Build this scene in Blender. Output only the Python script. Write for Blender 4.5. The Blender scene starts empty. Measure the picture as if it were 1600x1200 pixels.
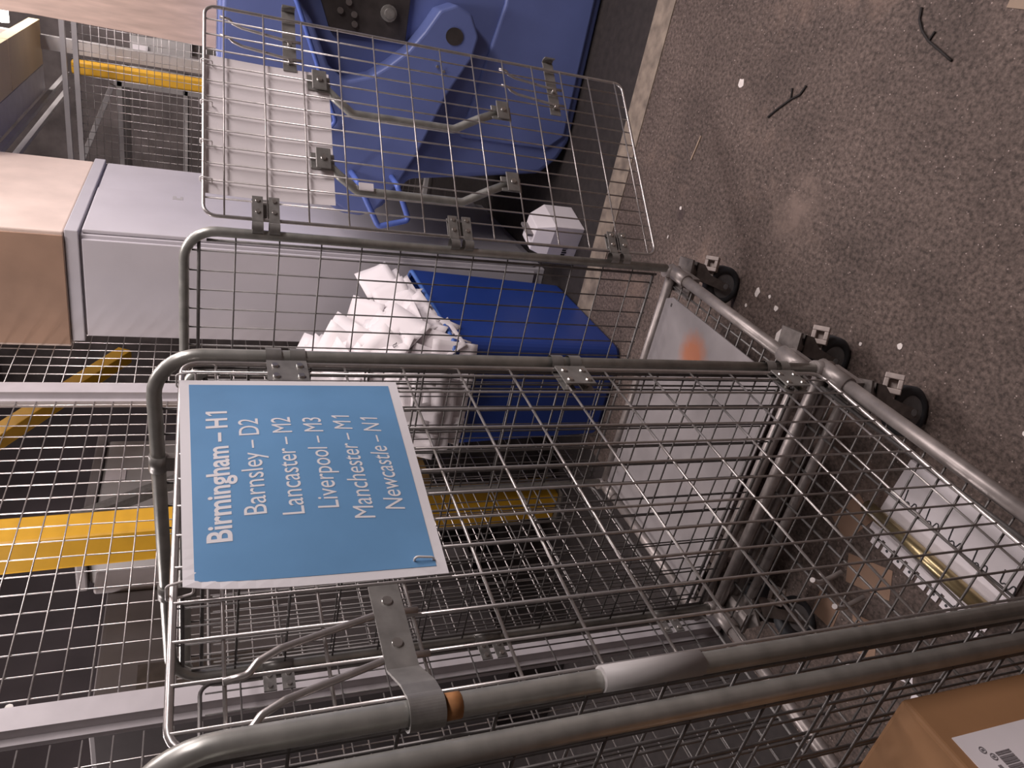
import bpy, bmesh, math, random
from mathutils import Vector, Matrix, Euler
random.seed(7)
S = bpy.context.scene
COL = S.collection
PI = math.pi

# ---------------------------------------------------------------- camera
PITCH, ROLL, YAW, FPX = .401, .0084, .52, 1160.0
fw = Vector((math.cos(YAW)*math.cos(PITCH), math.sin(YAW)*math.cos(PITCH), -math.sin(PITCH)))
rt0 = Vector((math.sin(YAW), -math.cos(YAW), 0)); up0 = rt0.cross(fw)
rt = rt0*math.cos(ROLL)+up0*math.sin(ROLL); up = up0*math.cos(ROLL)-rt0*math.sin(ROLL)
cam = bpy.data.cameras.new('camera'); cam.sensor_width = 36; cam.lens = FPX*36/1600
cam.clip_start = .02; cam.clip_end = 100
co = bpy.data.objects.new('camera', cam); COL.objects.link(co)
# the phone was held upright and the picture lies on its side: picture right = down
cx, cy, cz = -up, rt, -fw
co.matrix_world = Matrix(((cx.x,cy.x,cz.x,0),(cx.y,cy.y,cz.y,0),(cx.z,cy.z,cz.z,1.64),(0,0,0,1)))
S.camera = co

# ---------------------------------------------------------------- world, lamps, exposure
w = bpy.data.worlds.new('world'); S.world = w; w.use_nodes = True
w.node_tree.nodes['Background'].inputs[0].default_value = (.80,.70,.72,1)
w.node_tree.nodes['Background'].inputs[1].default_value = .34
def area(name, loc, target, sx, sy, power, col=(1,.895,.89)):
    l = bpy.data.lights.new(name,'AREA'); l.shape='RECTANGLE'; l.size=sx; l.size_y=sy; l.energy=power; l.color=col
    o = bpy.data.objects.new(name,l); COL.objects.link(o); o.location=loc
    o.rotation_euler=(Vector(target)-Vector(loc)).to_track_quat('-Z','Y').to_euler(); return o
area('ceiling_and_fill_light', (3.7,-.6,3.35), (3.1,.1,0), .35, 1.6, 48)
area('ceiling_and_fill_light', (1.9,-2.1,3.45), (2.1,.6,.6), 2.8, .35, 88)
area('ceiling_and_fill_light', (2.3,.35,3.45), (2.6,.9,0), 1.2, .3, 26)  # added fill, no lamp known here; brightens the paper heap and cabinet
area('ceiling_and_fill_light', (1.7,3.4,3.4), (1.9,2.0,.9), 1.5, .35, 60)
area('ceiling_and_fill_light', (5.9,.4,3.4), (6.3,1.2,1.0), .4, 1.5, 62)
S.view_settings.view_transform='Standard'; S.view_settings.look='None'
S.view_settings.exposure=0.17; S.view_settings.gamma=1.0; S.view_settings.use_curve_mapping=False

# ---------------------------------------------------------------- materials
def mat(name, col, rough=.5, metal=0.0, var=.12, scale=14, bump=0, spec=.5, dark=None, stretch=None, transmission=None):
    m = bpy.data.materials.new(name); m.use_nodes=True
    nt=m.node_tree; n=nt.nodes; b=n['Principled BSDF']
    b.inputs['Roughness'].default_value=rough; b.inputs['Metallic'].default_value=metal
    b.inputs['Specular IOR Level'].default_value=spec
    tc=n.new('ShaderNodeTexCoord'); mp=n.new('ShaderNodeMapping'); nt.links.new(tc.outputs['Object'],mp.inputs[0])
    if stretch: mp.inputs['Scale'].default_value=stretch
    nz=n.new('ShaderNodeTexNoise'); nz.inputs['Scale'].default_value=scale; nz.inputs['Detail'].default_value=5
    nt.links.new(mp.outputs[0],nz.inputs['Vector'])
    rp=n.new('ShaderNodeValToRGB'); rp.color_ramp.elements[0].position=.3; rp.color_ramp.elements[1].position=.72
    d = dark if dark else tuple(c*(1-var) for c in col)
    l = tuple(min(1,c*(1+var)) for c in col)
    rp.color_ramp.elements[0].color=(*d,1); rp.color_ramp.elements[1].color=(*l,1)
    nt.links.new(nz.outputs[0],rp.inputs[0]); nt.links.new(rp.outputs[0],b.inputs['Base Color'])
    if bump:
        bp=n.new('ShaderNodeBump'); bp.inputs['Strength'].default_value=bump; bp.inputs['Distance'].default_value=.004
        nt.links.new(nz.outputs[0],bp.inputs['Height']); nt.links.new(bp.outputs[0],b.inputs['Normal'])
    return m
M={}
M['galv']=mat('galvanised_steel',(.43,.43,.40),.36,.55,.2,30)
M['wire']=mat('zinc_wire',(.52,.49,.475),.3,.75,.12,60)
M['rail']=mat('worn_steel_rail',(.33,.295,.28),.42,.5,.25,25)
M['meshwire']=mat('shaded_mesh_wire',(.16,.15,.145),.45,.5,.2,40)  # darker than the gate wire: backlit shade put into the colour
M['bracket']=mat('pale_cast_bracket',(.42,.36,.33),.6,.2,.15,40)
M['strap']=mat('dull_steel_strap',(.28,.27,.255),.4,.5,.2,40)
M['bright']=mat('bright_zinc',(.55,.53,.50),.28,.9,.12,40)
M['plate']=mat('grey_deck_plate',(.30,.275,.275),.5,.25,.12,9)
M['rubber']=mat('dark_rubber',(.035,.037,.042),.6,0,.3,30)
M['hub']=mat('grey_wheel_hub',(.21,.21,.215),.55,.1,.2,30)
M['dull']=mat('dull_castor_steel',(.17,.15,.14),.5,.4,.3,40)
M['cab']=mat('grey_cabinet_paint',(.50,.475,.50),.42,0,.05,4)
M['cab2']=mat('grey_cabinet_edge',(.46,.44,.465),.42,0,.05,4)
M['bluebin']=mat('blue_bin_plastic',(.018,.05,.25),.42,0,.12,3)
M['binrim']=mat('blue_rim_plastic',(.07,.16,.48),.4,0,.08,4)
M['blue']=mat('blue_moulded_plastic',(.125,.165,.385),.45,0,.08,5,.02)
M['blue_tube']=mat('blue_painted_tube',(.10,.16,.50),.35,0,.08,10)
M['black']=mat('black_metal',(.06,.052,.05),.42,.3,.3,18)
M['paper']=mat('white_paper',(.80,.75,.76),.75,0,.03,6)
M['paper2']=mat('white_card',(.80,.75,.77),.7,0,.05,8)
M['signblue']=mat('sign_blue_print',(.15,.325,.56),.3,0,.05,12)
M['signwhite']=mat('sign_white_laminate',(.80,.78,.80),.25,0,.02,8)
M['ink']=mat('black_ink',(.03,.03,.035),.6,0,.1,30)
M['greyink']=mat('grey_ink',(.20,.18,.19),.6,0,.1,30)
M['tie']=mat('white_cable_tie',(.75,.72,.70),.4,0,.05,20)
M['card']=mat('brown_cardboard',(.33,.172,.078),.75,0,.1,10)
M['card2']=mat('pale_cardboard',(.62,.50,.43),.75,0,.08,7)
M['card3']=mat('shaded_end_and_scrap_card',(.30,.19,.13),.8,0,.12,7)  # carton end's shade put into the colour; also used for the scraps
M['ply']=mat('plywood',(.60,.45,.38),.65,0,.16,5,0,.4,None,(1,9,1.2))
M['yellow']=mat('yellow_paint',(.75,.41,.03),.4,0,.08,12)
M['post']=mat('galvanised_post',(.52,.49,.505),.45,.1,.08,12)
M['ochre']=mat('dull_ochre_paint',(.22,.13,.04),.6,0,.3,9)  # duller, darker version of the racking yellow for the low beam
M['pale_wood']=mat('pale_wood',(.30,.22,.16),.7,0,.1,20)
M['beige']=mat('beige_paint',(.74,.58,.36),.7,0,.06,3)
M['greywall']=mat('grey_board',(.30,.26,.25),.8,0,.1,3)
M['darkwall']=mat('dark_brown_wall',(.10,.083,.088),.9,0,.25,2)
M['farwall']=mat('brown_grey_far_wall',(.17,.145,.14),.9,0,.35,5)
M['midgrey']=mat('grey_plastic',(.21,.19,.19),.6,0,.15,6)
M['darkgrey']=mat('dark_grey_plastic',(.085,.075,.076),.6,0,.15,6)
M['palegrey']=mat('pale_grey_plastic',(.42,.40,.39),.5,0,.1,6)
M['cream']=mat('cream_floor_paint',(.29,.235,.185),.8,0,.2,16,0,.3,(.15,.12,.10))
M['twig']=mat('dark_twig',(.02,.016,.015),.8,0,.2,40)
M['brass']=mat('brass_tube',(.45,.36,.20),.3,.8,.15,20)
M['rust']=mat('rust_tape',(.38,.17,.06),.8,0,.25,60)
M['flake']=mat('white_paint_flake',(.72,.66,.62),.8,0,.08,60)

def floor_material():
    m=bpy.data.materials.new('brown_concrete_floor'); m.use_nodes=True; nt=m.node_tree; n=nt.nodes; b=n['Principled BSDF']
    b.inputs['Roughness'].default_value=.75; b.inputs['Specular IOR Level'].default_value=.3
    tc=n.new('ShaderNodeTexCoord')
    def noise(sc,det=6):
        z=n.new('ShaderNodeTexNoise'); z.inputs['Scale'].default_value=sc; z.inputs['Detail'].default_value=det; z.inputs['Roughness'].default_value=.65
        nt.links.new(tc.outputs['Object'],z.inputs['Vector']); return z
    def ramp(src,p0,c0,p1,c1):
        r=n.new('ShaderNodeValToRGB'); e=r.color_ramp.elements; e[0].position=p0; e[0].color=(*c0,1); e[1].position=p1; e[1].color=(*c1,1)
        nt.links.new(src,r.inputs[0]); return r
    base=ramp(noise(3.2).outputs[0],.35,(.086,.066,.058),.7,(.140,.107,.093))
    fine=ramp(noise(85,3).outputs[0],.35,(.5,.49,.48),.68,(1.5,1.47,1.45))
    mx=n.new('ShaderNodeMix'); mx.data_type='RGBA'; mx.blend_type='MULTIPLY'; mx.inputs[0].default_value=1
    nt.links.new(base.outputs[0],mx.inputs[6]); nt.links.new(fine.outputs[0],mx.inputs[7])
    # pale grit
    v=n.new('ShaderNodeTexVoronoi'); v.inputs['Scale'].default_value=75; nt.links.new(tc.outputs['Object'],v.inputs['Vector'])
    sp=ramp(v.outputs['Distance'],.10,(1,1,1),.17,(0,0,0))
    gate=ramp(noise(40,2).outputs[0],.50,(0,0,0),.60,(1,1,1))
    ml=n.new('ShaderNodeMath'); ml.operation='MULTIPLY'; nt.links.new(sp.outputs[0],ml.inputs[0]); nt.links.new(gate.outputs[0],ml.inputs[1])
    m2=n.new('ShaderNodeMix'); m2.data_type='RGBA'; nt.links.new(ml.outputs[0],m2.inputs[0]); nt.links.new(mx.outputs[2],m2.inputs[6]); m2.inputs[7].default_value=(.40,.32,.29,1)
    # worn pale patch
    pt=ramp(noise(1.7,8).outputs[0],.56,(0,0,0),.68,(.5,.5,.5))
    m3=n.new('ShaderNodeMix'); m3.data_type='RGBA'; nt.links.new(pt.outputs[0],m3.inputs[0]); nt.links.new(m2.outputs[2],m3.inputs[6]); m3.inputs[7].default_value=(.27,.185,.145,1)
    def blot(prev,center,r0,r1,col,wob,amt):
        vm=n.new('ShaderNodeVectorMath'); vm.operation='DISTANCE'; vm.inputs[1].default_value=center; nt.links.new(tc.outputs['Object'],vm.inputs[0])
        ad=n.new('ShaderNodeMath'); ad.operation='MULTIPLY_ADD'; ad.inputs[1].default_value=wob; nt.links.new(noise(14,8).outputs[0],ad.inputs[0]); nt.links.new(vm.outputs['Value'],ad.inputs[2])
        r=ramp(ad.outputs[0],r0,(amt,)*3,r1,(0,0,0)); mm=n.new('ShaderNodeMix'); mm.data_type='RGBA'
        nt.links.new(r.outputs[0],mm.inputs[0]); nt.links.new(prev,mm.inputs[6]); mm.inputs[7].default_value=(*col,1); return mm.outputs[2]
    o_=blot(m3.outputs[2],(1.74,.40,0),.20,.34,(.21,.155,.13),.42,.75)
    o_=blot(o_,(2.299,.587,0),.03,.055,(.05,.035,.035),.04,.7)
    nt.links.new(o_,b.inputs['Base Color'])
    bp=n.new('ShaderNodeBump'); bp.inputs['Strength'].default_value=.25; bp.inputs['Distance'].default_value=.003
    nt.links.new(noise(120,3).outputs[0],bp.inputs['Height']); nt.links.new(bp.outputs[0],b.inputs['Normal'])
    return m
M['floor']=floor_material()
M['darkfloor']=mat('near_black_floor',(.026,.020,.019),.85,0,.3,30)  # near-black brown, for the floor past the painted line and behind the fence
def deck_material():
    m=mat('grey_deck_with_orange_stain',(.255,.235,.238),.5,.2,.13,9); nt=m.node_tree; n=nt.nodes; b=n['Principled BSDF']
    src=b.inputs['Base Color'].links[0].from_socket
    tc=n.new('ShaderNodeTexCoord'); vm=n.new('ShaderNodeVectorMath'); vm.operation='DISTANCE'; vm.inputs[1].default_value=STAIN
    nt.links.new(tc.outputs['Object'],vm.inputs[0])
    nz=n.new('ShaderNodeTexNoise'); nz.inputs['Scale'].default_value=45; nt.links.new(tc.outputs['Object'],nz.inputs['Vector'])
    ad=n.new('ShaderNodeMath'); ad.operation='MULTIPLY_ADD'; ad.inputs[1].default_value=.03; nt.links.new(nz.outputs[0],ad.inputs[0]); nt.links.new(vm.outputs['Value'],ad.inputs[2])
    r=n.new('ShaderNodeValToRGB'); e=r.color_ramp.elements; e[0].position=.045; e[0].color=(.8,.8,.8,1); e[1].position=.095; e[1].color=(0,0,0,1)
    nt.links.new(ad.outputs[0],r.inputs[0])
    mx=n.new('ShaderNodeMix'); mx.data_type='RGBA'; nt.links.new(r.outputs[0],mx.inputs[0]); nt.links.new(src,mx.inputs[6]); mx.inputs[7].default_value=(.42,.13,.045,1)
    nt.links.new(mx.outputs[2],b.inputs['Base Color']); return m
def emis(name,col,st):
    m=bpy.data.materials.new(name); m.use_nodes=True; b=m.node_tree.nodes['Principled BSDF']
    b.inputs['Emission Color'].default_value=(*col,1); b.inputs['Emission Strength'].default_value=st; b.inputs['Base Color'].default_value=(.9,.9,.9,1); return m
M['tubelamp']=emis('fluorescent_tube',(1,.93,.86),9)

# ---------------------------------------------------------------- mesh builder
def fillet(pts, r, n=6, closed=False):
    pts=[Vector(p) for p in pts]; out=[]; N=len(pts)
    for i,p in enumerate(pts):
        if not closed and (i==0 or i==N-1): out.append(p); continue
        a=pts[i-1]; b=pts[(i+1)%N]; d1=(a-p); d2=(b-p); l1,l2=d1.length,d2.length
        if l1<1e-6 or l2<1e-6: out.append(p); continue
        d1/=l1; d2/=l2; ang=d1.angle(d2)
        if ang>PI-.05: out.append(p); continue
        t=min(r/math.tan(ang/2), l1*.49, l2*.49); rr=t*math.tan(ang/2)
        c=p+(d1+d2).normalized()*(rr/math.sin(ang/2))
        s=p+d1*t-c; e=p+d2*t-c
        for k in range(n+1):
            out.append(c+s.slerp(e,k/n).normalized()*rr if s.length>1e-9 else p)
    return out
class MB:
    def __init__(s): s.v=[]; s.f=[]; s.sm=[]
    def add(s, vs, fs, smooth=False):
        o=len(s.v); s.v+= [Vector(v) for v in vs]; s.f+=[tuple(i+o for i in f) for f in fs]; s.sm+=[smooth]*len(fs); return s
    def box(s, lo, hi, mx=None):
        x0,y0,z0=lo; x1,y1,z1=hi
        vs=[(x0,y0,z0),(x1,y0,z0),(x1,y1,z0),(x0,y1,z0),(x0,y0,z1),(x1,y0,z1),(x1,y1,z1),(x0,y1,z1)]
        if mx: vs=[mx(*v) if callable(mx) else mx@Vector(v) for v in vs]
        return s.add(vs,[(3,2,1,0),(4,5,6,7),(0,1,5,4),(1,2,6,5),(2,3,7,6),(3,0,4,7)])
    def tube(s, pts, r, n=8, closed=False, caps=True):
        pts=[Vector(p) for p in pts]; N=len(pts)
        tang=[]
        for i in range(N):
            a=pts[i-1] if (closed or i>0) else pts[0]; b=pts[(i+1)%N] if (closed or i<N-1) else pts[-1]
            tang.append((b-a).normalized())
        t=tang[0]; x=t.orthogonal().normalized(); rings=[]
        for i in range(N):
            if i: 
                q=tang[i-1].rotation_difference(tang[i]); x=(q@x); x=(x-tang[i]*x.dot(tang[i])).normalized()
            y=tang[i].cross(x)
            rings.append([pts[i]+(x*math.cos(2*PI*k/n)+y*math.sin(2*PI*k/n))*r for k in range(n)])
        vs=[v for rg in rings for v in rg]; fs=[]
        for i in range(N if closed else N-1):
            j=(i+1)%N
            for k in range(n): fs.append((i*n+k,i*n+(k+1)%n,j*n+(k+1)%n,j*n+k))
        s.add(vs,fs,True)
        if caps and not closed:
            o=len(s.v)-len(vs); s.f.append(tuple(o+k for k in range(n))[::-1]); s.sm.append(False)
            s.f.append(tuple(o+(N-1)*n+k for k in range(n))); s.sm.append(False)
        return s
    def prism(s, poly, fn, t0, t1):
        """poly of (a,b); fn(a,b,t)->point; extruded from t0 to t1"""
        N=len(poly); vs=[fn(a,b,t0) for a,b in poly]+[fn(a,b,t1) for a,b in poly]
        fs=[tuple(range(N))[::-1],tuple(range(N,2*N))]+[(i,(i+1)%N,N+(i+1)%N,N+i) for i in range(N)]
        return s.add(vs,fs)
    def grid(s, fn, nu, nv, smooth=True):
        vs=[fn(i/nu,j/nv) for j in range(nv+1) for i in range(nu+1)]
        fs=[(j*(nu+1)+i,j*(nu+1)+i+1,(j+1)*(nu+1)+i+1,(j+1)*(nu+1)+i) for j in range(nv) for i in range(nu)]
        return s.add(vs,fs,smooth)
def origin(parent):
    o=Vector((0,0,0))
    while parent is not None: o+=parent.location; parent=parent.parent
    return o
def link(name, mb, material, parent=None, at=None, bevel=0, solid=0, seg=2, weighted=False):
    """one mesh object; mb in world coordinates; object origin at `at` (world) or its centre"""
    base=origin(parent)
    vs=mb.v
    lo=Vector((min(v.x for v in vs),min(v.y for v in vs),min(v.z for v in vs))); hi=Vector((max(v.x for v in vs),max(v.y for v in vs),max(v.z for v in vs)))
    o0=Vector(at) if at is not None else Vector(((lo.x+hi.x)/2,(lo.y+hi.y)/2,lo.z))
    me=bpy.data.meshes.new(name); me.from_pydata([v-o0 for v in vs],[],mb.f); 
    for p,sm in zip(me.polygons,mb.sm): p.use_smooth=sm
    bm=bmesh.new(); bm.from_mesh(me); bmesh.ops.recalc_face_normals(bm,faces=bm.faces)
    bm.to_mesh(me); bm.free(); me.update()
    o=bpy.data.objects.new(name,me); COL.objects.link(o); o.parent=parent; o.location=o0-base
    me.materials.append(material)
    if solid:
        md=o.modifiers.new('solid','SOLIDIFY'); md.thickness=solid; md.offset=0
    if bevel:
        md=o.modifiers.new('bevel','BEVEL'); md.width=bevel; md.segments=seg; md.limit_method='ANGLE'; md.angle_limit=.6
    return o
def tag(o,label,cat,group=None,kind=None):
    if label: o['label']=label
    if cat: o['category']=cat
    if group: o['group']=group
    if kind: o['kind']=kind
    return o
def thing(name,label,cat,loc,group=None):
    o=bpy.data.objects.new(name,None); COL.objects.link(o); o.location=loc; o.empty_display_size=.05
    return tag(o,label,cat,group)
def structure(name,mb,m,**k):
    o=link(name,mb,m,**k); o['kind']='structure'; return o
def text(name, body, size, fn, material, parent, bold=0, depth=.0006, width=None):
    """flat lettering; fn(a,b,t)->world point for letter plane; centred"""
    c=bpy.data.curves.new(name,'FONT'); c.body=body; c.size=size; c.align_x='CENTER'; c.align_y='CENTER'; c.offset=bold; c.extrude=depth; c.resolution_u=4
    t=bpy.data.objects.new(name+'_tmp',c); COL.objects.link(t)
    dg=bpy.context.evaluated_depsgraph_get(); dg.update()
    me=bpy.data.meshes.new_from_object(t.evaluated_get(dg)); bpy.data.objects.remove(t)
    if body.endswith('1'):   # the plain stroke of the last figure gets its flag
        ys=[v.co.y for v in me.vertices]; X=max(v.co.x for v in me.vertices); st=[v for v in me.vertices if v.co.x>X-.16*size]
        top=max(v.co.y for v in st); bot=min(v.co.y for v in st); cp=top-bot; x0=min(v.co.x for v in st); sh=.13*cp
        for v in st: v.co.x+=sh
        x0+=sh; flag=[(x0+.01*cp,top),(x0+.01*cp,top-.17*cp),(x0-.20*cp,top-.30*cp),(x0-.20*cp,top-.18*cp)]
    else: flag=None
    xs=[v.co.x for v in me.vertices]; k=1
    if width: k=width/(max(xs)-min(xs))
    mid=(max(xs)+min(xs))/2
    mb=MB(); mb.add([fn((v.co.x-mid)*k,v.co.y,v.co.z) for v in me.vertices],[tuple(p.vertices) for p in me.polygons])
    if flag: mb.add([fn((a-mid)*k,b,0) for a,b in flag],[(0,1,2,3)])
    return link(name,mb,material,parent)

# ---------------------------------------------------------------- setting
structure('floor',MB().box((-3,-4,-.1),(2.86,1.72,0)),M['floor'],at=(0,0,0))
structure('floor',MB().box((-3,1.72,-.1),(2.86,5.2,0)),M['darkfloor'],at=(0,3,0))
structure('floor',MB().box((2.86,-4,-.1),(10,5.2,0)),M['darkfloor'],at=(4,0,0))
structure('trim_1',MB().box((2.73,-2.2,0),(2.86,1.62,.004)),M['cream'],at=(2.8,0,0))
structure('wall_far',MB().box((8.4,-4,0),(8.6,5.2,3.6)),M['farwall'])
structure('wall_left',MB().box((-3,5.0,0),(10,5.2,3.6)),M['darkwall'])
structure('wall_right',MB().box((-3,-4.2,0),(10,-4,3.6)),M['greywall'])
structure('wall_back',MB().box((-3.2,-4,0),(-3,5.2,3.6)),M['greywall'])
structure('ceiling',MB().box((-3,-4,3.6),(10,5.2,3.75)),M['greywall'])
# mezzanine edge beam overhead, running away from the camera
structure('trim_2',MB().box((4.2,.77,2.60),(5.05,1.04,2.66)).box((5.06,.77,2.60),(6.05,1.04,2.66)),M['beige'])
structure('trim_3',MB().box((4.2,1.045,2.60),(6.05,1.205,2.66)),M['post'])
structure('trim_4',MB().box((4.3,1.20,2.55),(6.8,1.225,2.58)),M['palegrey'])
structure('trim_5',MB().box((4.3,1.31,2.55),(6.8,1.335,2.58)),M['palegrey'])

# ---------------------------------------------------------------- wire mesh helpers
def frange(a,b,st):
    out=[]; x=a
    while (x<=b+1e-6) if st>0 else (x>=b-1e-6): out.append(x); x+=st
    return out
def wires(fn, s0,s1, z0,z1, ss, zs, r, off, n=6):
    """fn(s,n,z) -> point. vertical wires at each s in ss, horizontal at each z in zs (offset off towards inside)"""
    mb=MB()
    for s in ss: mb.tube([fn(s,off,z0),fn(s,off,z1)],r,n)
    for z in zs: mb.tube([fn(s0,-off,z),fn(s1,-off,z)],r,n)
    return mb

# ---------------------------------------------------------------- roll cage
def castor(parent,x,y,ang,ztop,bracket_side=1):
    base=Vector((x,y,0)); ca,sa=math.cos(ang),math.sin(ang)
    def T(a,b,c): return Vector((x+a*ca-b*sa, y+a*sa+b*ca, c))
    R=.0625; off=.035
    mb=MB()
    mb.box((-.042,-.036,ztop-.008),(.042,.036,ztop),T)
    mb.tube([T(0,0,ztop-.03),T(0,0,ztop-.006)],.028,14)
    for sgn in (-1,1):
        poly=[(-.035,ztop-.028),(.02,ztop-.028),(.026,ztop-.06),(off+.015,R+.008),(off+.012,R-.010),(off-.006,R-.013),(.002,ztop-.085),(-.03,ztop-.055)]
        mb.prism(poly,lambda a,c,t:T(a,t,c),sgn*.024,sgn*.0275)
    mb.box((-.035,-.0275,ztop-.032),(.03,.0275,ztop-.028),T)
    c=link('castor',mb,M['dull'],parent,at=(x,y,ztop))
    # wheel
    prof=[(-.019,.040),(-.019,R-.006),(-.014,R),(.014,R),(.019,R-.006),(.019,.040)]
    n=28; vs=[]; fs=[]
    for k in range(n):
        an=2*PI*k/n
        for t,r in prof: vs.append(T(off+r*math.cos(an),t,R+r*math.sin(an)))
    P=len(prof)
    for k in range(n):
        j=(k+1)%n
        for i in range(P): fs.append((k*P+i,k*P+(i+1)%P,j*P+(i+1)%P,j*P+i))
    w_=link('wheel',MB().add(vs,fs,True),M['rubber'],c)
    hb=MB().tube([T(off,-.017,R),T(off,.017,R)],.0405,24); hb.tube([T(off,-.0285,R),T(off,.0285,R)],.009,10)
    link('hub',hb,M['hub'],c)
    # foot brake bracket with a square hole, tilted up
    nn=Vector((-.50,-.35,.79)).normalized(); uu=Vector((.35,-.9,-.18)); uu=(uu-nn*uu.dot(nn)).normalized(); vv=nn.cross(uu)
    bc=T(-.004,.018*bracket_side,ztop-.083)-uu*-.030
    bb=MB(); B=lambda a,b,c: bc+uu*a+vv*b+nn*c
    bb.box((-.024,-.021,-.02),(-.011,.021,.004),B); bb.box((.011,-.021,-.02),(.024,.021,.004),B)
    bb.box((-.011,-.021,-.02),(.011,-.010,.004),B); bb.box((-.011,.010,-.02),(.011,.021,.004),B)
    bb.box((-.011,-.010,-.02),(.011,.010,-.016),B)
    bb.box((-.05,-.010,-.03),(-.02,.010,-.016),B)
    link('brake_bracket',bb,M['bracket'],c,bevel=.002)
    return c

def u_frame(parent, x, y0, y1, zb, zt, mesh_y=None, tilt=0.0, clips=(), rad=.075):
    mb=MB(); mb.tube(fillet([(x,y0,zb),(x,y0,zt+tilt),(x,y1,zt-tilt),(x,y1,zb)],rad,8),.0125,12)
    f=link('side_frame',mb,M['galv'],parent)
    ys=frange(y0+.052,y1-.03,.0525); zs=frange(zb+.12,zt-.06,.1045)
    fn=lambda s,n,z: Vector((x+n,s,z))
    mm=wires(fn,y0+.008,y1-.008,zb+.03,zt-.003,ys,zs,.0021,.002)
    mm.tube([fn(y0+.02,0,zb+.04),fn(y1-.02,0,zb+.04)],.0045,8)
    mm.tube([fn(y0+.023,0,zb+.03),fn(y0+.023,0,zt-.05)],.0042,8); mm.tube([fn(y1-.023,0,zb+.03),fn(y1-.023,0,zt-.05)],.0042,8)
    mm.tube([fn(y0+.02,0,zt-.033),fn(y1-.02,0,zt-.033)],.0042,8)
    link('wire_mesh',mm,M['meshwire'],f)
    for yy in clips:
        cb=MB(); zz=zt+tilt*(1-2*(yy-y0)/(y1-y0))
        cb.tube([(x,yy-.016,zz),(x,yy+.016,zz)],.0155,14); cb.box((x-.008,yy-.014,zz-.055),(x+.008,yy+.014,zz-.012))
        link('band_clip',cb,M['strap'],f)
    return f

def base(parent, x0,x1,y0,y1,zr, deck=False, inset=.045):
    """tubular base, corner sockets, wire floor, optional steel deck, four castors"""
    r=.0165
    mb=MB()
    for y in (y0,y1): mb.tube([(x0,y,zr),(x1,y,zr)],r,12)
    for x in (x0,x1): mb.tube([(x,y0,zr),(x,y1,zr)],r,12)
    b=link('base_frame',mb,M['rail'],parent)
    for x,y,sx,sy in ((x0,y0,1,1),(x0,y1,1,-1),(x1,y0,-1,1),(x1,y1,-1,-1)):
        sb=MB(); sb.tube([(x-sx*.012,y,zr),(x+sx*.085,y,zr)],.0215,14)
        sb.tube([(x,y,zr-.02),(x,y,zr+.032)],.0195,14)
        sb.box((min(x,x+sx*.09),min(y-sy*.012,y+sy*.06),zr-.042),(max(x,x+sx*.09),max(y-sy*.012,y+sy*.06),zr-.018))
        link('corner_socket',sb,M['rail'],parent)
    wm=MB(); zw=zr-.004
    for x in frange(x0+.045,x1-.03,.0525): wm.tube([(x,y0,zw),(x,y1,zw)],.0026,6)
    for y in [y0+.045]+frange(y0+.15,y1-.05,.105): wm.tube([(x0,y,zw-.0055),(x1,y,zw-.0055)],.003,6)
    if not deck: wm.tube([(x0+.01,y0+.042,zw+.004),(x1-.01,y0+.042,zw+.004)],.0052,8)
    link('wire_floor',wm,M['meshwire'],parent)
    if deck:
        pts=[(x0+.055,y0+.058),(x1-.02,y0+.045),(x1-.025,y1-.03),(x0+.03,y1-.03)]
        # cut corner at the far right socket
        pts=[(x0+.03,y0+.066),(x1-.055,y0+.066),(x1-.022,y0+.083),(x1-.022,y1-.03),(x0+.03,y1-.03)]
        global STAIN
        cxy=Vector((sum(p[0] for p in pts)/5,sum(p[1] for p in pts)/5,zr+.004))
        STAIN=Vector((1.655,.835,zr+.006))-Vector(((x0+.03+x1-.022)/2,(y0+.058+y1-.03)/2,zr+.004))
        d=link('deck_plate',MB().prism(pts,lambda a,c,t:Vector((a,c,t)),zr+.004,zr+.008),deck_material(),parent)
        h=MB().box((x1-.062,y0+.085,zr+.008),(x1-.055,y0+.096,zr+.0087)); link('slot',h,M['black'],d)
    return b

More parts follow.
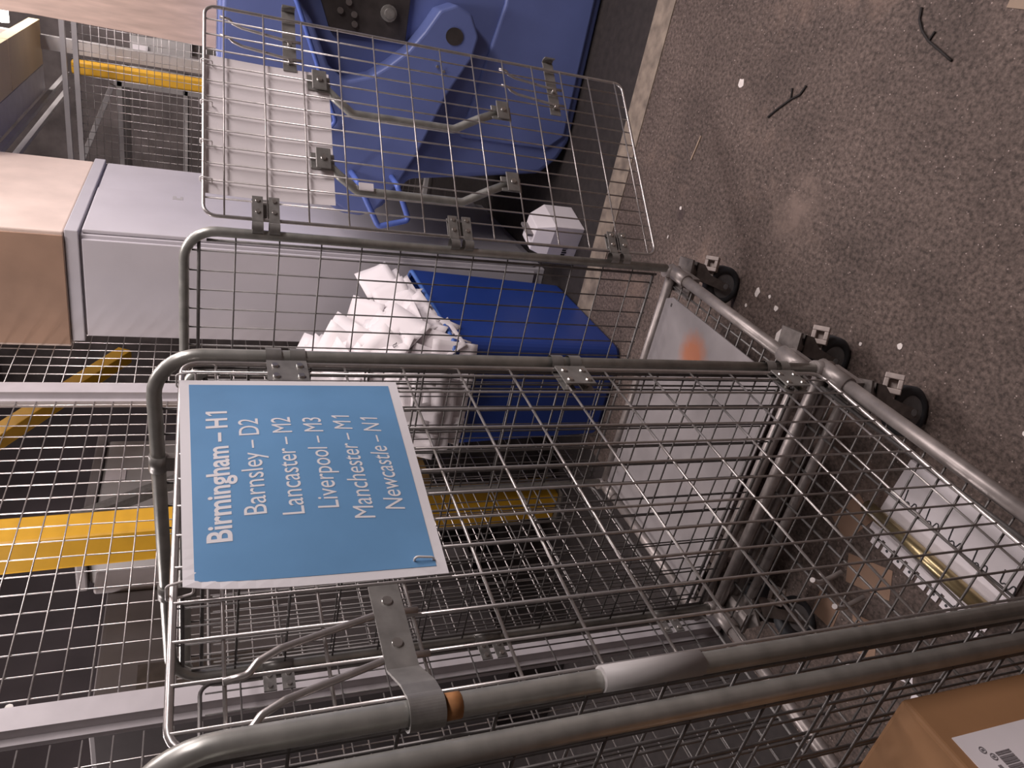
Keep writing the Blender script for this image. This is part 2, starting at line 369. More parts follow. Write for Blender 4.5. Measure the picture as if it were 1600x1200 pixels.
def gate(parent, hx, hy, ang, L, zb, zt, zs, s_first, outw, handles=False, straps=(), hooks_low=False, ped=.0527, hinge_z=(), strap_len=.21, wrap=None, lean=.06):
    """a gate hinged on a post: s along the gate, n outwards"""
    d=Vector((math.cos(ang),math.sin(ang),0)); o=Vector((d.y*-1,d.x,0))*outw
    H=Vector((hx,hy,0))
    G=lambda s,n,z: H+d*s+o*n+Vector((0,0,z))
    fr=MB(); fr.tube(fillet([G(0,0,zb),G(0,0,zt),G(L,0,zt),G(L,0,zb)],.03,6,True),.0046,8,True)
    g=link('gate',fr,M['wire'],parent)
    m=wires(G,0,L,zb,zt,frange(s_first,L-.015,ped),zs,.0023,.0022)
    link('wire_mesh',m,M['wire'],g)
    for z in hinge_z:
        hb=MB()
        for dz in (-.02,.02):
            # strap looped round the post then flat on the gate, riveted
            post=G(-.024,0,0)
            ring=[G(-.024+.0165*math.cos(a),.0165*math.sin(a),z+dz) for a in [i*2*PI/14 for i in range(14)]]
            inner=[G(-.024+.0145*math.cos(a),.0145*math.sin(a),z+dz) for a in [i*2*PI/14 for i in range(14)]]
            up_=Vector((0,0,.013))
            vs=[p-up_ for p in ring]+[p+up_ for p in ring]; N=14
            hb.add(vs,[(i,(i+1)%N,N+(i+1)%N,N+i) for i in range(N)],True)
            hb.box((-.01,-.009,z+dz-.013),(.062,-.006,z+dz+.013),lambda a,b,c:G(a,b,c))
        hb.box((.0,.006,z-.033),(.062,.009,z+.033),lambda a,b,c:G(a,b,c))
        hg=link('hinge',hb,M['strap'],g)
        for dz in (-.02,.02):
            for s in (.018,.05): link('rivet',MB().tube([G(s,-.013,z+dz),G(s,.013,z+dz)],.0055,10),M['bright'],hg)
    for z in straps:
        s1=L+.045
        if wrap:   # bent round the post the gate closes on
            cs,cn=wrap; path=[(s1-strap_len,.0115),(cs-.075,.0115),(cs-.028,.050)]
            path+=[(cs+.0165*math.cos(a),cn+.0165*math.sin(a)) for a in [2.3-i*.16 for i in range(26)]]
        else:
            path=[(s1-strap_len,.0115),(s1-.012,.0115),(s1-.002,.014),(s1+.002,.004),(s1-.004,-.012)]
        N=len(path); vs=[G(a,b,z-.018) for a,b in path]+[G(a,b,z+.018) for a,b in path]
        st=link('latch_strap',MB().add(vs,[(i,i+1,N+i+1,N+i) for i in range(N-1)],False),M['strap'],g,solid=.003)
        for s in (s1-strap_len+.025,s1-strap_len+.085): link('rivet',MB().tube([G(s,-.004,z),G(s,.0155,z)],.006,12),M['bright'],st)
        for k,s in enumerate((s1-strap_len+.038,s1-strap_len+.10)):
            e=lean
            rb=MB().tube(fillet([G(s,.008,z-.035),G(s,.008,z+.01),G(s+e*.62,.016,z+.125),G(s+e*.78,.012,z+.148),G(s+e*.95,.006,z+.158),G(s+e,.0045,z+.182)],.012,4),.0042,8)
            link('latch_rod',rb,M['wire'],g)
    if hooks_low:
        for s in hooks_low:
            rb=MB().tube(fillet([G(s,.004,.80),G(s-.004,-.006,.785),G(s-.012,-.02,.76),G(s-.014,-.004,.725)],.01,4),.004,8)
            link('latch_rod',rb,M['wire'],g)
    if handles:
        for s in (.20,.455):
            hb=MB().tube(fillet([G(s,.012,1.325),G(s-.03,.02,1.29),G(s-.052,.05,1.235),G(s-.052,.05,.93),G(s-.025,.022,.86),G(s,.012,.80)],.03,5),.0125,12)
            h=link('push_handle',hb,M['galv'],g)
            for z in (1.335,.785):
                cb=MB().box((s-.032,-.010,z-.02),(s+.032,-.006,z+.02),lambda a,b,c:G(a,b,c))
                cb.box((s-.025,.006,z-.032),(s+.025,.010,z+.032),lambda a,b,c:G(a,b,c))
                cl=link('clamp_plate',cb,M['strap'],h,bevel=.002)
                link('bolt',MB().tube([G(s,-.0165,z),G(s,.014,z)],.0075,6),M['bright'],cl)
            if s<.3:
                link('sticker',MB().box((s-.058,.030,1.195),(s-.036,.0345,1.235),lambda a,b,c:G(a,b,c)),M['paper2'],h)
    return g,G

ZS1=frange(1.612,.33,-.1054)
# --- cage 1: the near one that carries the blue sign
c1=thing('roll_cage','near wire roll cage with the blue sign tied to its closed gate','roll cage',(.82,1.02,0),'steel roll cages in a row')
base(c1,.455,1.187,.63,1.415,.262)
u_frame(c1,1.187,.63,1.41,.29,1.697,tilt=.012,clips=(.845,1.155))
u_frame(c1,.452,.63,1.41,.29,1.69)
g1,G1=gate(c1,1.163,.632,PI-.062,.685,.295,1.663,ZS1,.0305,1,straps=(1.432,),hooks_low=(.58,.63),hinge_z=(1.5,.957,.412),strap_len=.213,wrap=(.7096,.046))
# wire back panel on the far side of the cage
fnL=lambda s,n,z: Vector((s,1.41+n,z))
bk=wires(fnL,.46,1.18,.32,1.62,frange(.51,1.16,.0525),frange(.40,1.6,.1045),.0021,.002)
bk.tube(fillet([(.475,1.41,.32),(.475,1.41,1.63),(1.165,1.41,1.63),(1.165,1.41,.32)],.03,5,True),.0045,8,True)
bp_=link('back_panel',bk,M['meshwire'],c1)
for z in (1.47,.97,.45):
    hb=MB().box((1.118,1.404,z-.033),(1.172,1.4075,z-.006)).box((1.118,1.404,z+.006),(1.172,1.4075,z+.033)); hb.tube([(1.187,1.41,z-.033),(1.187,1.41,z+.033)],.0155,12)
    h=link('hinge',hb,M['strap'],bp_)
    for sx in (1.13,1.158):
        for dz in (-.02,.02): link('rivet',MB().tube([(sx,1.400,z+dz),(sx,1.408,z+dz)],.0055,10),M['bright'],h)
for x,y,a in ((1.10,.655,PI*.62),(.53,.665,PI*.9),(1.12,1.37,PI*.8),(.53,1.37,PI*1.05)): castor(c1,x,y,a,.222)
for x,zz in ((1.15,.225),(1.105,.215)):
    link('cross_bar',MB().tube(fillet([(x-.0,.64,zz+.02),(x+.03,.70,zz),(x+.03,1.40,zz)],.02,4),.013,10),M['rail'],c1)
# ink tag, rust tape on the near post
link('post_label',MB().tube([(.4505,.6255,1.105),(.4505,.6255,1.235)],.0142,14),M['palegrey'],c1)['label']='pale label wrapped round the post'
link('rust_patch',MB().tube([(.452,.63,1.395),(.452,.63,1.412)],.0131,14),M['rust'],c1)['label']='orange brown rust band'

# --- cage 2: behind it, gate swung open, grey deck
c2=thing('roll_cage','far wire roll cage with open gate and grey deck with an orange stain','roll cage',(1.56,1.08,0),'steel roll cages in a row')
base(c2,1.25,1.888,.665,1.50,.255,deck=True)
u_frame(c2,1.885,.655,1.49,.285,1.672)
u_frame(c2,1.235,.668,1.49,.285,1.66)
g2,G2=gate(c2,1.905,.622,math.atan2(-.42,.487),.65,.324,1.63,frange(1.582,.34,-.1024),.0515,1,handles=True,straps=(1.41,.59),ped=.0505,hinge_z=(1.484,.968,.46),lean=.038)
fn2=lambda s,n,z: Vector((s,1.49+n,z))
bk=wires(fn2,1.25,1.87,.32,1.60,frange(1.29,1.86,.0525),frange(.40,1.58,.1045),.0021,.002)
bk.tube(fillet([(1.255,1.49,.32),(1.255,1.49,1.61),(1.865,1.49,1.61),(1.865,1.49,.32)],.03,5,True),.0045,8,True)
link('back_panel',bk,M['meshwire'],c2)
for x,y,a in ((1.885,.660,PI*.56),(1.365,.655,PI*.55),(1.86,1.44,PI*.7),(1.30,1.44,PI*1.1)): castor(c2,x,y,a,.216)

# --- cage 0: nearest, only its far frame and right edge in view
c0=thing('roll_cage','nearest wire roll cage, cut off at the edge, holding the labelled cardboard box','roll cage',(.02,1.02,0),'steel roll cages in a row')
base(c0,-.33,.40,.63,1.415,.262,deck=False)
u_frame(c0,.402,.63,1.41,.29,1.665)
u_frame(c0,-.33,.63,1.41,.29,1.665)
for x,y,a in ((.34,.665,PI*.9),(-.26,.665,PI*.9),(.34,1.37,PI*.8),(-.26,1.37,PI*1.05)): castor(c0,x,y,a,.222)

# ---------------------------------------------------------------- sign on the near gate
def signfn(off):
    # s: 0 left .. 1 right ; v: 0 top .. 1 bottom ; gentle bulge, left edge curls out at the top
    def f(s,v):
        X=.658+.438*s; zt=1.653+.013*s; zb=1.345-.021*s; Z=zt+(zb-zt)*v
        sg=(1.163-X)/math.cos(.062)
        n=.0105+off+.012*math.sin(PI*v)*math.sin(PI*min(1,s*1.1))+.018*math.exp(-s*14)*math.exp(-v*5)
        return G1(sg,n,Z)
    return f
sg=thing('notice_sign','blue laminated sign listing Birmingham and five other places, tied to the near gate','sign',G1(.28,.02,1.345))
f0=signfn(0)
link('sheet',MB().grid(lambda a,b:f0(a,b),24,16,False),M['signwhite'],sg,solid=.0006)
f1=signfn(.0008)
link('blue_panel',MB().grid(lambda a,b:f1(.03+a*.94,.04+b*.915),24,16),M['signblue'],sg)['label']='blue printed panel'
f2=signfn(.0012)
lines=[('Birmingham \u2013 H1',.872,1.612,.0405,.272,.0009),('Barnsley \u2013 D2',.881,1.569,.040,.208,0),('Lancaster \u2013 M2',.879,1.523,.040,.215,0),
       ('Liverpool \u2013 M3',.882,1.478,.040,.205,0),('Manchester \u2013 M1',.875,1.433,.040,.232,0),('Newcastle \u2013 N1',.881,1.389,.040,.212,0)]
for tx,xc,zc,sz,wd,bo in lines:
    def lf(a,b,t,xc=xc,zc=zc):
        s=(xc+a-.658)/.438; zt=1.653+.013*s; zb=1.345-.021*s; v=(zt-(zc+b))/(zt-zb)
        return f2(s,v)
    text('lettering',tx,sz,lf,M['signwhite'],sg,bold=bo,depth=0,width=wd)
def tie(parent,pts): link('cable_tie',MB().tube(fillet(pts,.004,4,True),.0016,6,True),M['tie'],parent)
for s_,z_ in ((.055,1.662),(.487,1.662)):
    tie(sg,[G1(s_-.004,-.008,z_-.02),G1(s_-.004,.016,z_-.02),G1(s_+.004,.016,z_+.008),G1(s_+.004,-.008,z_+.008)])
tie(sg,[G1(.482,-.008,1.385),G1(.482,.02,1.385),G1(.482,.016,1.36),G1(.482,-.008,1.36)])

# ---------------------------------------------------------------- white paper on the back of the open gate
pn=thing('paper_notice','blank white sheet tied behind the wires of the open gate','paper sheet',G2(.28,.012,1.30))
link('sheet',MB().grid(lambda a,b:G2(.068+.425*a,.0085+.006*math.sin(PI*b)+.001*math.sin(9*a),1.628-.322*b),18,12,False),M['paper'],pn,solid=.0006)
for s_ in (.10,.21,.33,.46): tie(pn,[G2(s_,-.008,1.61),G2(s_,.012,1.61),G2(s_+.003,.012,1.638),G2(s_+.003,-.008,1.638)])

# ---------------------------------------------------------------- blue bin with paper heap
bn=thing('plastic_bin','deep blue plastic bin heaped with white paper waste','bin',(2.75,1.43,0))
def binfn(z,e):   # slightly tapered walls
    t=z/.74
    return (2.395-.03*t-e, 3.12+.03*t+e, 1.205-.02*t-e, 1.64+.02*t+e)
mb=MB()
def loop(z,e,r=.05):
    x0,x1,y0,y1=binfn(z,e); return fillet([(x0,y0,z),(x1,y0,z),(x1,y1,z),(x0,y1,z)],max(.01,r),5,True)
rings=[loop(.0,-.01),loop(.02,0),loop(.72,0),loop(.745,0),loop(.745,-.02),loop(.05,-.02)]
N=len(rings[0]); vs=[v for r in rings for v in r]; fs=[]
for i in range(len(rings)-1):
    for k in range(N): fs.append((i*N+k,i*N+(k+1)%N,(i+1)*N+(k+1)%N,(i+1)*N+k))
fs.append(tuple(range(N))[::-1]); fs.append(tuple((len(rings)-1)*N+k for k in range(N)))
mb.add(vs,fs)
link('tub',mb,M['bluebin'],bn)
rm=MB().tube(loop(.744,-.008),.010,8,True); link('rim',rm,M['binrim'],bn)['label']='paler blue rim'
# heap core
def heap(a,b):
    x=2.41+.69*a; y=1.23+.39*b
    k=min(1,a*5+.35)
    h=.70+.50*k*min(1,b*1.1+.10)**.75*(1-.35*max(0,a-.55))
    return Vector((x,y,h+.012*math.sin(17*a+9*b)))
hb=MB().grid(heap,16,12,False)
tag(link('paper_heap',hb,M['paper']),'dense heart of the white paper heap inside the blue bin','paper heap',kind='stuff')
def sheet_mesh(wd,ht,amp,seed):
    r=random.Random(seed); ph=[r.uniform(0,6.3) for _ in range(8)]; fa=r.uniform(.3,.7); fk=r.uniform(-1.2,1.2)
    def f(a,b):
        z=amp*(math.sin(3.1*a+ph[0])*math.cos(2.7*b+ph[1])+.4*math.sin(7*a+5*b+ph[2]))
        z+=fk*wd*.35*max(0,a-fa)
        return Vector(((a-.5)*wd,(b-.5)*ht,z))
    return f
rs=random.Random(21)
def loose(name,pos,rot,wd,ht,amp,seed,label,cat,group,m=None):
    R=Euler(rot).to_matrix(); p=Vector(pos); f=sheet_mesh(wd,ht,amp,seed)
    o=link(name,MB().grid(lambda a,b:R@f(a,b)+p,6,6,True),m or M['paper'],solid=.0008)
    return tag(o,label,cat,group)
hl='crumpled white paper sheet in the heap spilling over the blue bin'
for i in range(64):
    a=rs.uniform(.0,.8)**1.3; b=rs.uniform(.0,1.0); p=heap(a,b)
    steep=-1.15 if a<.14 else rs.uniform(-.75,-.1)
    loose('paper_sheet',p+Vector((-.02,-.012,rs.uniform(.0,.03))),(rs.uniform(.25,.95),steep,rs.uniform(-.5,.5)),rs.uniform(.17,.27),rs.uniform(.15,.22),rs.uniform(.003,.011),i,hl,'paper','white paper sheets heaped in the blue bin')
for i in range(9):    # along the right side
    loose('paper_sheet',(2.47+.075*i,1.225+.01*(i%2),.775+.02*(i%3)+.012*i),(.85+.1*(i%3),-.12,rs.uniform(-.3,.3)),.22,.15,.005,300+i,hl,'paper','white paper sheets heaped in the blue bin')
for i in range(12):   # sheets hanging over the near lip
    y=1.25+.034*i; loose('paper_sheet',(2.362,y,.75+.05*(i%3)),(rs.uniform(-.3,.3),-1.2,rs.uniform(-.3,.3)),.17,.14,.008,100+i,hl,'paper','white paper sheets heaped in the blue bin')
sp,sr=Vector((2.55,1.25,.93)),(.80,-.30,.15)
t=loose('paper_sheet',sp,sr,.24,.22,.002,205,'white sheet with pen scribbles lying on the right slope of the paper heap','paper','white paper sheets heaped in the blue bin')

SR=Euler(sr).to_matrix(); SF=lambda a,b,c: sp+SR@Vector((a,b,c+.006))
for pts in ([(-.06,.03),(-.05,.045),(-.035,.04),(-.045,.025),(-.03,.015),(-.05,.012)],[(-.02,.04),(-.012,.018),(0,.04),(.012,.02)],[(.025,.045),(.03,.02),(.045,.022)],
            [(-.055,-.01),(-.04,-.03)],[(-.03,-.012),(-.02,-.03),(-.01,-.018),(-.02,-.01)],[(.005,-.012),(.012,-.03),(.026,-.02),(.015,-.01)],[(.035,-.012),(.055,-.03)]):
    link('pen_mark',MB().tube(fillet([SF(a,b,0) for a,b in pts],.005,3),.0013,5),M['ink'],t)
# ---------------------------------------------------------------- grey cabinet and the cardboard box on top
cb=thing('storage_cabinet','tall grey steel cabinet standing behind the blue bin','cabinet',(3.8,1.42,0))
link('body',MB().box((3.285,1.20,0),(4.36,1.655,2.085)),M['cab'],cb,bevel=.004)
link('top_cap',MB().box((3.265,1.178,2.085),(4.37,1.675,2.135)),M['cab2'],cb,bevel=.004)
link('door',MB().box((3.295,1.180,.06),(3.885,1.198,2.075)),M['cab'],cb,bevel=.004)
link('door',MB().box((3.91,1.190,.06),(4.35,1.203,2.075)),M['cab'],cb,bevel=.003)
link('end_panel',MB().box((3.268,1.215,.06),(3.284,1.65,2.075)),M['cab'],cb,bevel=.003)
stk=MB().box((3.80,1.1785,1.71),(3.825,1.1798,1.755)).box((3.825,1.1785,1.71),(3.85,1.1798,1.722)).box((3.825,1.1785,1.74),(3.85,1.1798,1.755))
link('sticker',stk,M['palegrey'],cb)
bx=thing('cardboard_box','pale cardboard carton on top of the grey cabinet','box',(3.8,1.45,2.135))
link('carton',MB().box((3.262,1.185,2.137),(4.33,1.70,2.72)),M['card2'],bx,bevel=.006)
link('shaded_end',MB().box((3.252,1.20,2.139),(3.2605,1.685,2.70)),M['card3'],bx,bevel=.002)['label']='carton end with its shade put into a darker brown'  # thin sheet over the carton's end, darker brown standing in for shade

# ---------------------------------------------------------------- blue moulded machine, handles
bu=thing('moulded_tub','large blue moulded plastic tub tipped upright behind the open gate','plastic tub',(3.7,.2,0))
F=lambda a,b,t: Vector((t,a,b))
body=[(-.9,.0),(.57,.0),(.66,.04),(.74,.12),(.79,.42),(.84,.75),(.98,.86),(1.035,.95),(1.03,1.04),(.98,1.14),(.90,1.22),(.62,1.35),(.50,1.58),(-.9,1.58)]
body=[(p.x,p.y) for p in fillet([(a,b,0) for a,b in body],.06,4,True)]
link('body',MB().prism(body,F,3.34,4.62),M['blue'],bu,bevel=.025,seg=3)
# raised rim panel with the swooping tongue
arm=[(.185,1.30),(.25,1.245),(.40,1.17),(.445,1.10),(.41,1.0),(.355,.93),(.29,.862),(.21,.806),(.12,.755),(.088,.69),(.112,.62),(.19,.575),(.275,.588),(.435,.672),(.70,.765),(.85,.84),(.98,.93),(.985,1.03),(.93,1.13),(.86,1.20),(.58,1.31),(.47,1.565),(-.3,1.565),(-.3,1.36),(.08,1.35)]
arm=[(p.x,p.y) for p in fillet([(a,b,0) for a,b in arm],.03,3,True)]
am=link('rim_panel',MB().prism(arm,F,3.22,3.36),M['blue'],bu,bevel=.012,seg=3)
hp=[(.206+.034*math.cos(i*2*PI/24),.681+.037*math.sin(i*2*PI/24)) for i in range(24)]
link('axle_hole',MB().prism(hp,F,3.2165,3.23),M['black'],am)
mp=link('metal_plate',MB().prism([(-.25,.855),(.27,.855),(.285,1.16),(.05,1.26),(-.25,1.28)],F,3.318,3.338),M['black'],bu,bevel=.004)
bt=MB()
bt.tube([(3.30,.175,.94),(3.32,.175,.94)],.032,16); bt.tube([(3.285,.175,.94),(3.31,.175,.94)],.020,16); 
link('bolt',bt,M['strap'],mp)
for yy,zz in ((.205,1.075),(.165,1.10),(.20,1.13),(.24,1.07)):
    link('rivet',MB().tube([(3.308,yy,zz),(3.32,yy,zz)],.012,12),M['dull'],mp)
sk=MB().prism([(-.9,.04),(.55,.04),(.62,.12),(.62,.55),(.05,.45),(-.9,.5)],F,3.325,3.36); link('lower_panel',sk,M['blue'],bu,bevel=.012,seg=3)
link('handle_tube',MB().tube(fillet([(3.21,.10,1.36),(3.20,.20,1.305),(3.19,.60,1.13),(3.20,.635,1.15),(3.22,.64,1.19)],.02,4),.009,10),M['blue_tube'],bu)
link('handle_tube',MB().tube(fillet([(3.32,.80,1.05),(3.12,.815,1.03),(3.10,.995,.925),(3.10,.955,.795),(3.12,.815,.86),(3.32,.80,.87)],.015,4),.0125,10),M['blue_tube'],bu)
for yy,zz in ((.33,.735),(.345,.705)): link('stud',MB().tube([(3.212,yy,zz),(3.222,yy,zz)],.006,8),M['bright'],am)
# plywood sheet standing on it
tag(link('plywood_board',MB().prism([(.425,1.582),(-.85,1.582),(-.85,2.32),(.42,2.32),(.415,2.2)],F,3.36,3.40),M['ply'],bevel=.002),'wood grained plywood board standing on top of the blue tub','board')

# white drinks-carton shaped box on the floor
wc=thing('white_carton','small white gable topped carton on the floor below the open gate','carton',(3.05,.94,0))
b0=[(-.095,-.085),(.095,-.085),(.095,.085),(-.095,.085)]
def WC(a,b,c):
    an=-.25; return Vector((3.09+a*math.cos(an)-b*math.sin(an),.94+a*math.sin(an)+b*math.cos(an),c))
mb=MB(); h=.145; 
vs=[WC(a,b,0) for a,b in b0]+[WC(a,b,h) for a,b in b0]+[WC(-.06,-.05,h+.075),WC(.06,-.05,h+.075),WC(.06,.07,h+.075),WC(-.06,.07,h+.075)]
fs=[(3,2,1,0)]+[(i,(i+1)%4,4+(i+1)%4,4+i) for i in range(4)]+[(4+i,4+(i+1)%4,8+(i+1)%4,8+i) for i in range(4)]+[(8,9,10,11)]
mb.add(vs,fs); link('body',mb,M['paper2'],wc,bevel=.003)
link('top_fin',MB().box((-.05,-.006,h+.075),(.05,.006,h+.105),WC),M['midgrey'],wc)
ik=MB()
for k in range(4): ik.box((-.0965,.02+.012*k,.05+.005*(k%2)),(-.0955,.028+.012*k,.075),WC)
link('print',ik,M['ink'],wc)

# ---------------------------------------------------------------- fence along the left, posts, mesh
def fence_panel(label, fn, s0,s1,z0,z1,p=.073,r=.0023, rails=()):
    e=thing('mesh_fence',label,'fence',fn((s0+s1)/2,0,0))
    m=wires(fn,s0,s1,z0,z1,frange(s0+.03,s1,p),frange(z0+.03,z1,p*.9),r,r)
    link('wire_mesh',m,M['wire'],e)
    return e
fnF=lambda s,n,z: Vector((s,1.745+n,z))
def post(parent,fn,s,w=.06,zt=3.1,flange=.02):
    mb=MB().box((s-w/2,-.035,0),(s+w/2,.035,zt),lambda a,b,c:fn(a,b,c)); mb.box((s-w/2-flange,-.006,.0),(s+w/2+flange,.006,zt),lambda a,b,c:fn(a,b,c))
    return link('post',mb,M['post'],parent)
f1=fence_panel('long grey wire mesh fence running behind the roll cages',fnF,1.44,2.88,.08,3.0)
po=post(f1,fnF,1.39,.065); 
p2=post(f1,fnF,2.93,.075)
for p_,s in ((po,1.39),(p2,2.93)):
    for z in (.45,1.2,2.05): link('bolt',MB().tube([fnF(s+.05,-.016,z),fnF(s+.05,.012,z)],.009,8),M['bright'],p_)
f2=fence_panel('short grey wire mesh fence stretch between its post and the grey cabinet',fnF,3.0,4.6,.08,3.0)
f3=fence_panel('near end of the grey wire mesh fence at the left edge',fnF,-.16,1.325,.08,3.0)
post(f3,fnF,-.2,.065)
post(f2,fnF,4.62,.065)
# fence across the back, right of the cabinet
fnB=lambda s,n,z: Vector((5.5+n,s,z))
f4=fence_panel('distant wire mesh partition right of the grey cabinet',fnB,-.2,1.90,.06,2.36,.048,.0019)
fr=MB()
for z in (.05,2.335,2.40): fr.box((5.48,-.22,z-.014),(5.52,1.95,z+.014))
for s in (-.2,1.93): fr.box((5.475,s-.02,0),(5.525,s+.02,2.42))
link('frame',fr,M['palegrey'],f4)
# yellow racking uprights and braces beyond the fences
def rack_post(label,x,y,w=.11,zt=3.2,lean=0):
    e=thing('rack_upright',label,'racking',(x,y,0),'yellow pallet racking')
    mb=MB().prism([(-w/2,-w/2),(w/2,-w/2),(w/2,w/2),(-w/2,w/2)],lambda a,b,t:Vector((x+a+lean*t,y+b,t)),.01,zt)
    link('column',mb,M['yellow'],e,bevel=.012)
    link('foot_plate',MB().box((x-.1,y-.1,0),(x+.1,y+.1,.01)),M['strap'],e); return e
rack_post('yellow racking upright behind the long mesh fence, nearest one',2.62,2.15,.15,3.2,-.045)
rack_post('yellow racking upright seen through the distant mesh partition',5.95,1.01,.085,2.42)
def bar(name,a,b,w,m,label,cat,group=None):
    a=Vector(a);b=Vector(b); d=(b-a).normalized(); n1=d.cross(Vector((0,1,0))).normalized(); n2=d.cross(n1)
    mb=MB(); vs=[]
    for p in (a,b):
        for s1,s2 in ((-1,-1),(1,-1),(1,1),(-1,1)): vs.append(p+n1*s1*w/2+n2*s2*w/2)
    mb.add(vs,[(3,2,1,0),(4,5,6,7)]+[(i,(i+1)%4,4+(i+1)%4,4+i) for i in range(4)])
    return tag(link(name,mb,m,bevel=.004),label,cat,group)
bar('rack_brace',(3.45,2.42,2.66),(4.55,2.42,2.05),.085,M['yellow'],'slanting yellow racking brace behind the mesh fence','racking')
bar('rack_beam',(2.66,2.22,.62),(5.2,2.22,.62),.10,M['ochre'],'low dull ochre racking beam behind the cages','racking')
# pale grey machine and dark grey bars behind the fence
mc=thing('grey_machine','pale grey machine housing behind the mesh fence above the cages','machine',(3.4,3.0,0))
link('housing',MB().box((3.1,2.75,1.25),(4.1,2.93,2.12)),M['palegrey'],mc,bevel=.02)
link('lid',MB().box((3.07,2.72,2.12),(4.12,2.94,2.17)),M['midgrey'],mc,bevel=.01)
link('cabinet_base',MB().box((3.1,2.75,0),(4.1,2.93,1.24)),M['black'],mc)
link('white_tab',MB().box((3.70,2.742,2.0),(3.80,2.749,2.10)),M['paper2'],mc)
m2=thing('grey_machine','dark grey plastic housing behind the fence, left of the yellow upright','machine',(2.5,2.9,0))
link('housing',MB().box((2.05,2.65,.3),(2.85,3.2,2.0)),M['darkgrey'],m2,bevel=.02)
link('edge_strip',MB().box((2.74,2.62,.3),(2.86,2.649,2.05)),M['midgrey'],m2,bevel=.01)
link('plinth',MB().box((2.1,2.7,0),(2.8,3.15,.3)),M['black'],m2)
link('dark_panel',MB().box((2.10,2.641,1.2),(2.32,2.649,1.85)),M['black'],m2)
def arm_bar(parent,a,b,w):
    o=bar('arm',a,b,w,M['strap'],None,None); o.parent=parent; o.location=o.location-parent.location
arm_bar(mc,(2.95,2.55,2.47),(3.42,2.55,1.72),.055); arm_bar(mc,(2.86,2.55,2.08),(3.30,2.55,1.62),.045)
# things beyond the distant partition
tag(link('steel_post',MB().box((6.02,.86,0),(6.08,.945,3.6)),M['palegrey']),'grey steel post beside the yellow upright beyond the distant partition','post')
e=thing('storage_box','pale grey box hanging high beyond the distant partition','box',(6.9,.88,1.70))
link('body',MB().box((6.6,.78,1.70),(7.1,.99,1.94)),M['palegrey'],e,bevel=.008); link('label_plate',MB().box((6.592,.90,2.0),(6.6,.95,2.1)),M['paper2'],e)
link('bracket',MB().box((6.605,.84,1.94),(6.63,.95,2.12)),M['palegrey'],e)
link('stand',MB().box((6.7,.84,0),(6.8,.93,1.70)),M['strap'],e)
sh=thing('storage_shelf','grey shelf frame beyond the distant partition','shelf',(6.6,1.4,0))
for z in (1.25,1.72,2.15): link('shelf_board',MB().box((6.2,1.10,z),(6.9,1.95,z+.03)),M['palegrey'],sh)
for x,y in ((6.22,1.12),(6.88,1.12),(6.22,1.93),(6.88,1.93)): link('leg',MB().box((x-.02,y-.02,0),(x+.02,y+.02,2.2)),M['palegrey'],sh)
tag(link('storage_box',MB().box((6.3,1.2,1.2801),(6.8,1.8,1.60)),M['midgrey'],bevel=.01),'dark grey box on the shelf beyond the distant partition','box')
bar('grey_rail',(6.0,1.10,2.19),(6.0,1.64,2.40),.035,M['palegrey'],'slanting pale grey rail beyond the distant partition','rail')
lm=thing('strip_light','glowing fluorescent strip light high at the far end','light',(6.2,.55,2.85))
link('tray',MB().box((6.2,.25,2.90),(6.32,.86,2.96)),M['palegrey'],lm); link('tube',MB().tube([(6.19,.27,2.84),(6.19,.84,2.84)],.045,12),M['tubelamp'],lm)
link('hanger',MB().box((6.24,.5,2.96),(6.27,.53,3.6)),M['palegrey'],lm)

# ---------------------------------------------------------------- cardboard box in the nearest cage
cbx=thing('cardboard_box','brown cardboard box with a white barcode label in the nearest cage','box',(.15,1.0,.27))
link('carton',MB().box((-.15,.66,.272),(.378,1.22,.835)),M['card'],cbx,bevel=.006,seg=3)
lb=link('shipping_label',MB().box((.05,.6585,.62),(.318,.6597,.816)),M['paper2'],cbx); lb['label']='white shipping label with barcode'
br=MB(); x=.290; rr=random.Random(3)
while x>.17:
    wv=rr.choice((.0012,.0018,.003)); br.box((x-wv,.6575,.752),(x,.6584,.776)); x-=wv+rr.choice((.001,.0018))
link('barcode',br,M['greyink'],lb)
dg=MB()
for (a,c) in ((.296,.790),(.286,.783)):
    dg.tube([( a+.004*math.cos(i*PI/6),.6582,c+.004*math.sin(i*PI/6)) for i in range(12)],.0007,5,True)
    dg.box((a-.0013,.6577,c-.002),(a+.0013,.6584,c+.002))
for k in range(5): dg.box((.276-.009*k-.006,.6577,.784-.003*(k%2)),(.276-.009*k,.6584,.789))
for k in range(4): dg.box((.12,.6577,.70-.016*k),(.26-.02*k,.6584,.704-.016*k))
link('print',dg,M['greyink'],lb)
tape=MB().box((-.15,.92,.8352),(.378,.97,.8358)); link('tape',tape,M['card2'],cbx)

# ---------------------------------------------------------------- white board, brass tube and tags under the near cage
wb=thing('white_board','white card with pen scribbles lying under the near cage','card',(.88,.85,0))
link('sheet',MB().prism([(1.045,.805),(.70,.80),(.69,.99),(1.055,.985)],lambda a,b,t:Vector((a,b,t)),.0,.012),M['paper2'],wb)
def scribble(parent,pts,m,r=.0016): link('pen_mark',MB().tube(fillet(pts,.006,4),r,6),m,parent)
rk=random.Random(5)
for k in range(5):
    x=1.0-.07*k; y=.90+.012*rk.uniform(-1,1)
    pts=[(x+.012,y-.03,.0125),(x+.006,y+.012,.0125),(x-.004,y-.012,.0125),(x-.012,y+.014,.0125),(x-.022,y-.022,.0125),(x-.03,y+.005,.0125)]
    scribble(wb,pts,M['ink'])
tag(link('brass_tube',MB().tube([(1.08,.975,.030),(.68,.975,.030)],.018,14),M['brass']),'brass coloured tube lying along the white card','tube')
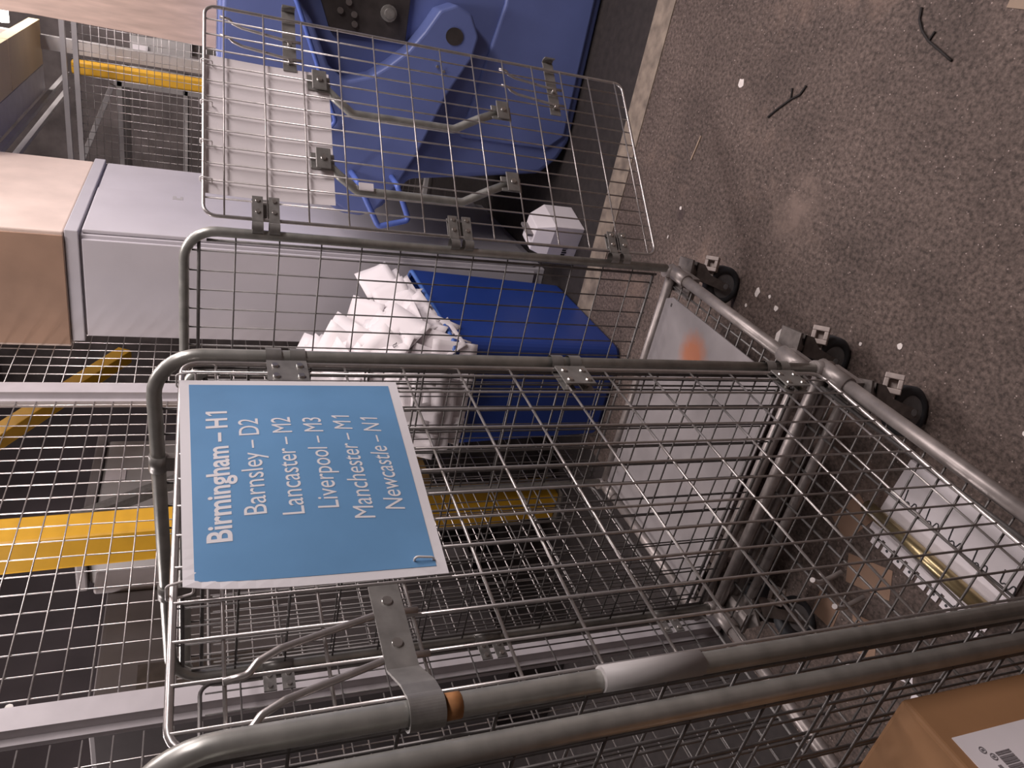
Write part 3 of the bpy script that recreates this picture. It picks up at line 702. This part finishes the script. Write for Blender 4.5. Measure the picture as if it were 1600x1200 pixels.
tg=thing('tag_strip','white perforated tag strip on the floor beside the brass tube','strip',(.88,1.03,0))
link('strip',MB().box((.70,1.005,0),(1.06,1.035,.004)),M['paper2'],tg)
tb=MB()
for k in range(9):
    x=1.04-.038*k; tb.box((x-.028,1.035,0),(x,1.065,.004)); link('hole',MB().tube([(x-.014,1.052,.0038),(x-.014,1.052,.0046)],.004,8),M['ink'],tg)
link('tab',tb,M['paper2'],tg)
def slip(name,x,y,wd,ht,rz,label,z=.0,m='paper2',tilt=0.0):
    R=Euler((tilt,0,rz)).to_matrix(); p=Vector((x,y,z))
    return tag(link(name,MB().box((-wd/2,-ht/2,0),(wd/2,ht/2,.001),lambda a,b,c:R@Vector((a,b,c))+p),M[m]),label,'paper')
slip('paper_tag',.80,1.29,.06,.035,.5,'printed white tag on the floor under the cages, beside the brown box')
slip('paper_tag',.91,1.42,.05,.03,-.3,'white tag torn at one end lying deepest under the cages')
slip('paper_tag',.735,1.31,.04,.02,.2,'small white tag half hidden by the dark cage post')
# brown debris under the cages
for i,(x,y,r) in enumerate(((1.0,1.15,.4),(1.12,1.05,1.2),(.93,1.3,2.0),(1.06,1.33,.1))):
    o=slip('cardboard_scrap',x,y,.14-.02*i,.08,r,['largest','second','third','smallest'][i]+' brown cardboard scrap on the floor under the near cage',m='card3')

# ---------------------------------------------------------------- litter on the floor
def twig(pts,fork,label):
    mb=MB().tube(fillet(pts,.01,3),.0034,6); mb.tube(fork,.0028,6)
    return tag(link('twig',mb,M['twig']),label,'twig')
Z3=.0035
twig([(1.588,-.17,Z3),(1.58,-.144,Z3),(1.557,-.12,Z3),(1.526,-.101,Z3),(1.479,-.084,Z3),(1.437,-.068,Z3)],[(1.526,-.101,Z3),(1.519,-.123,Z3)],'long curved dark twig with a short stub, near the floor edge')
twig([(2.004,.178,Z3),(1.974,.147,Z3),(1.931,.111,Z3),(1.9,.092,Z3),(1.887,.065,Z3)],[(1.931,.111,Z3),(1.942,.081,Z3)],'forked dark twig nearer to the open gate')
tag(link('wood_splinter',MB().box((-.045,-.003,0),(.045,.003,.004),lambda a,b,c:Vector((2.326+a*.17-b*.985,.352+a*.985+b*.17,c))),M['pale_wood']),'thin pale wood splinter on the floor below the open gate','splinter')
def flake(x,y,s,label,seed,stretch=1.0):
    r=random.Random(seed); n=9
    poly=[(x+s*stretch*r.uniform(.7,1.1)*math.cos(i*2*PI/n),y+s*r.uniform(.7,1.1)*math.sin(i*2*PI/n)) for i in range(n)]
    return tag(link('paint_flake',MB().prism(poly,lambda a,b,t:Vector((a,b,t)),0,.002),M['flake']),label,'flake')
flake(1.772,.671,.017,'biggest white flake, beside the far castor',1,.7)
flake(1.714,.661,.006,'tiny white flake right beside the biggest one',2)
flake(1.671,.681,.010,'ragged small white flake toward the near castor',3)
flake(1.80,.729,.006,'tiny white flake tucked under the far cage rail',4)
flake(1.61,.745,.03,'torn white flake against the far cage rail',5,.7)
flake(1.222,.58,.009,'white crumb beside the near castor',6)
flake(1.333,.631,.006,'small white sliver next to the middle castor',7)
flake(.852,.60,.008,'single pale crumb out on the floor by the near rail',8)
flake(2.307,.566,.008,'pale crumb below the open gate near its hinge',9)
flake(2.33,.685,.008,'white sliver on the floor under the hinge of the open gate',10,.4)
flake(2.191,.108,.016,'grey white chip out on the open floor',11)
tag(link('card_scrap',MB().box((1.27,-.26,0),(1.36,-.19,.002)),M['pale_wood']),'beige card scrap at the edge of the floor','scrap')
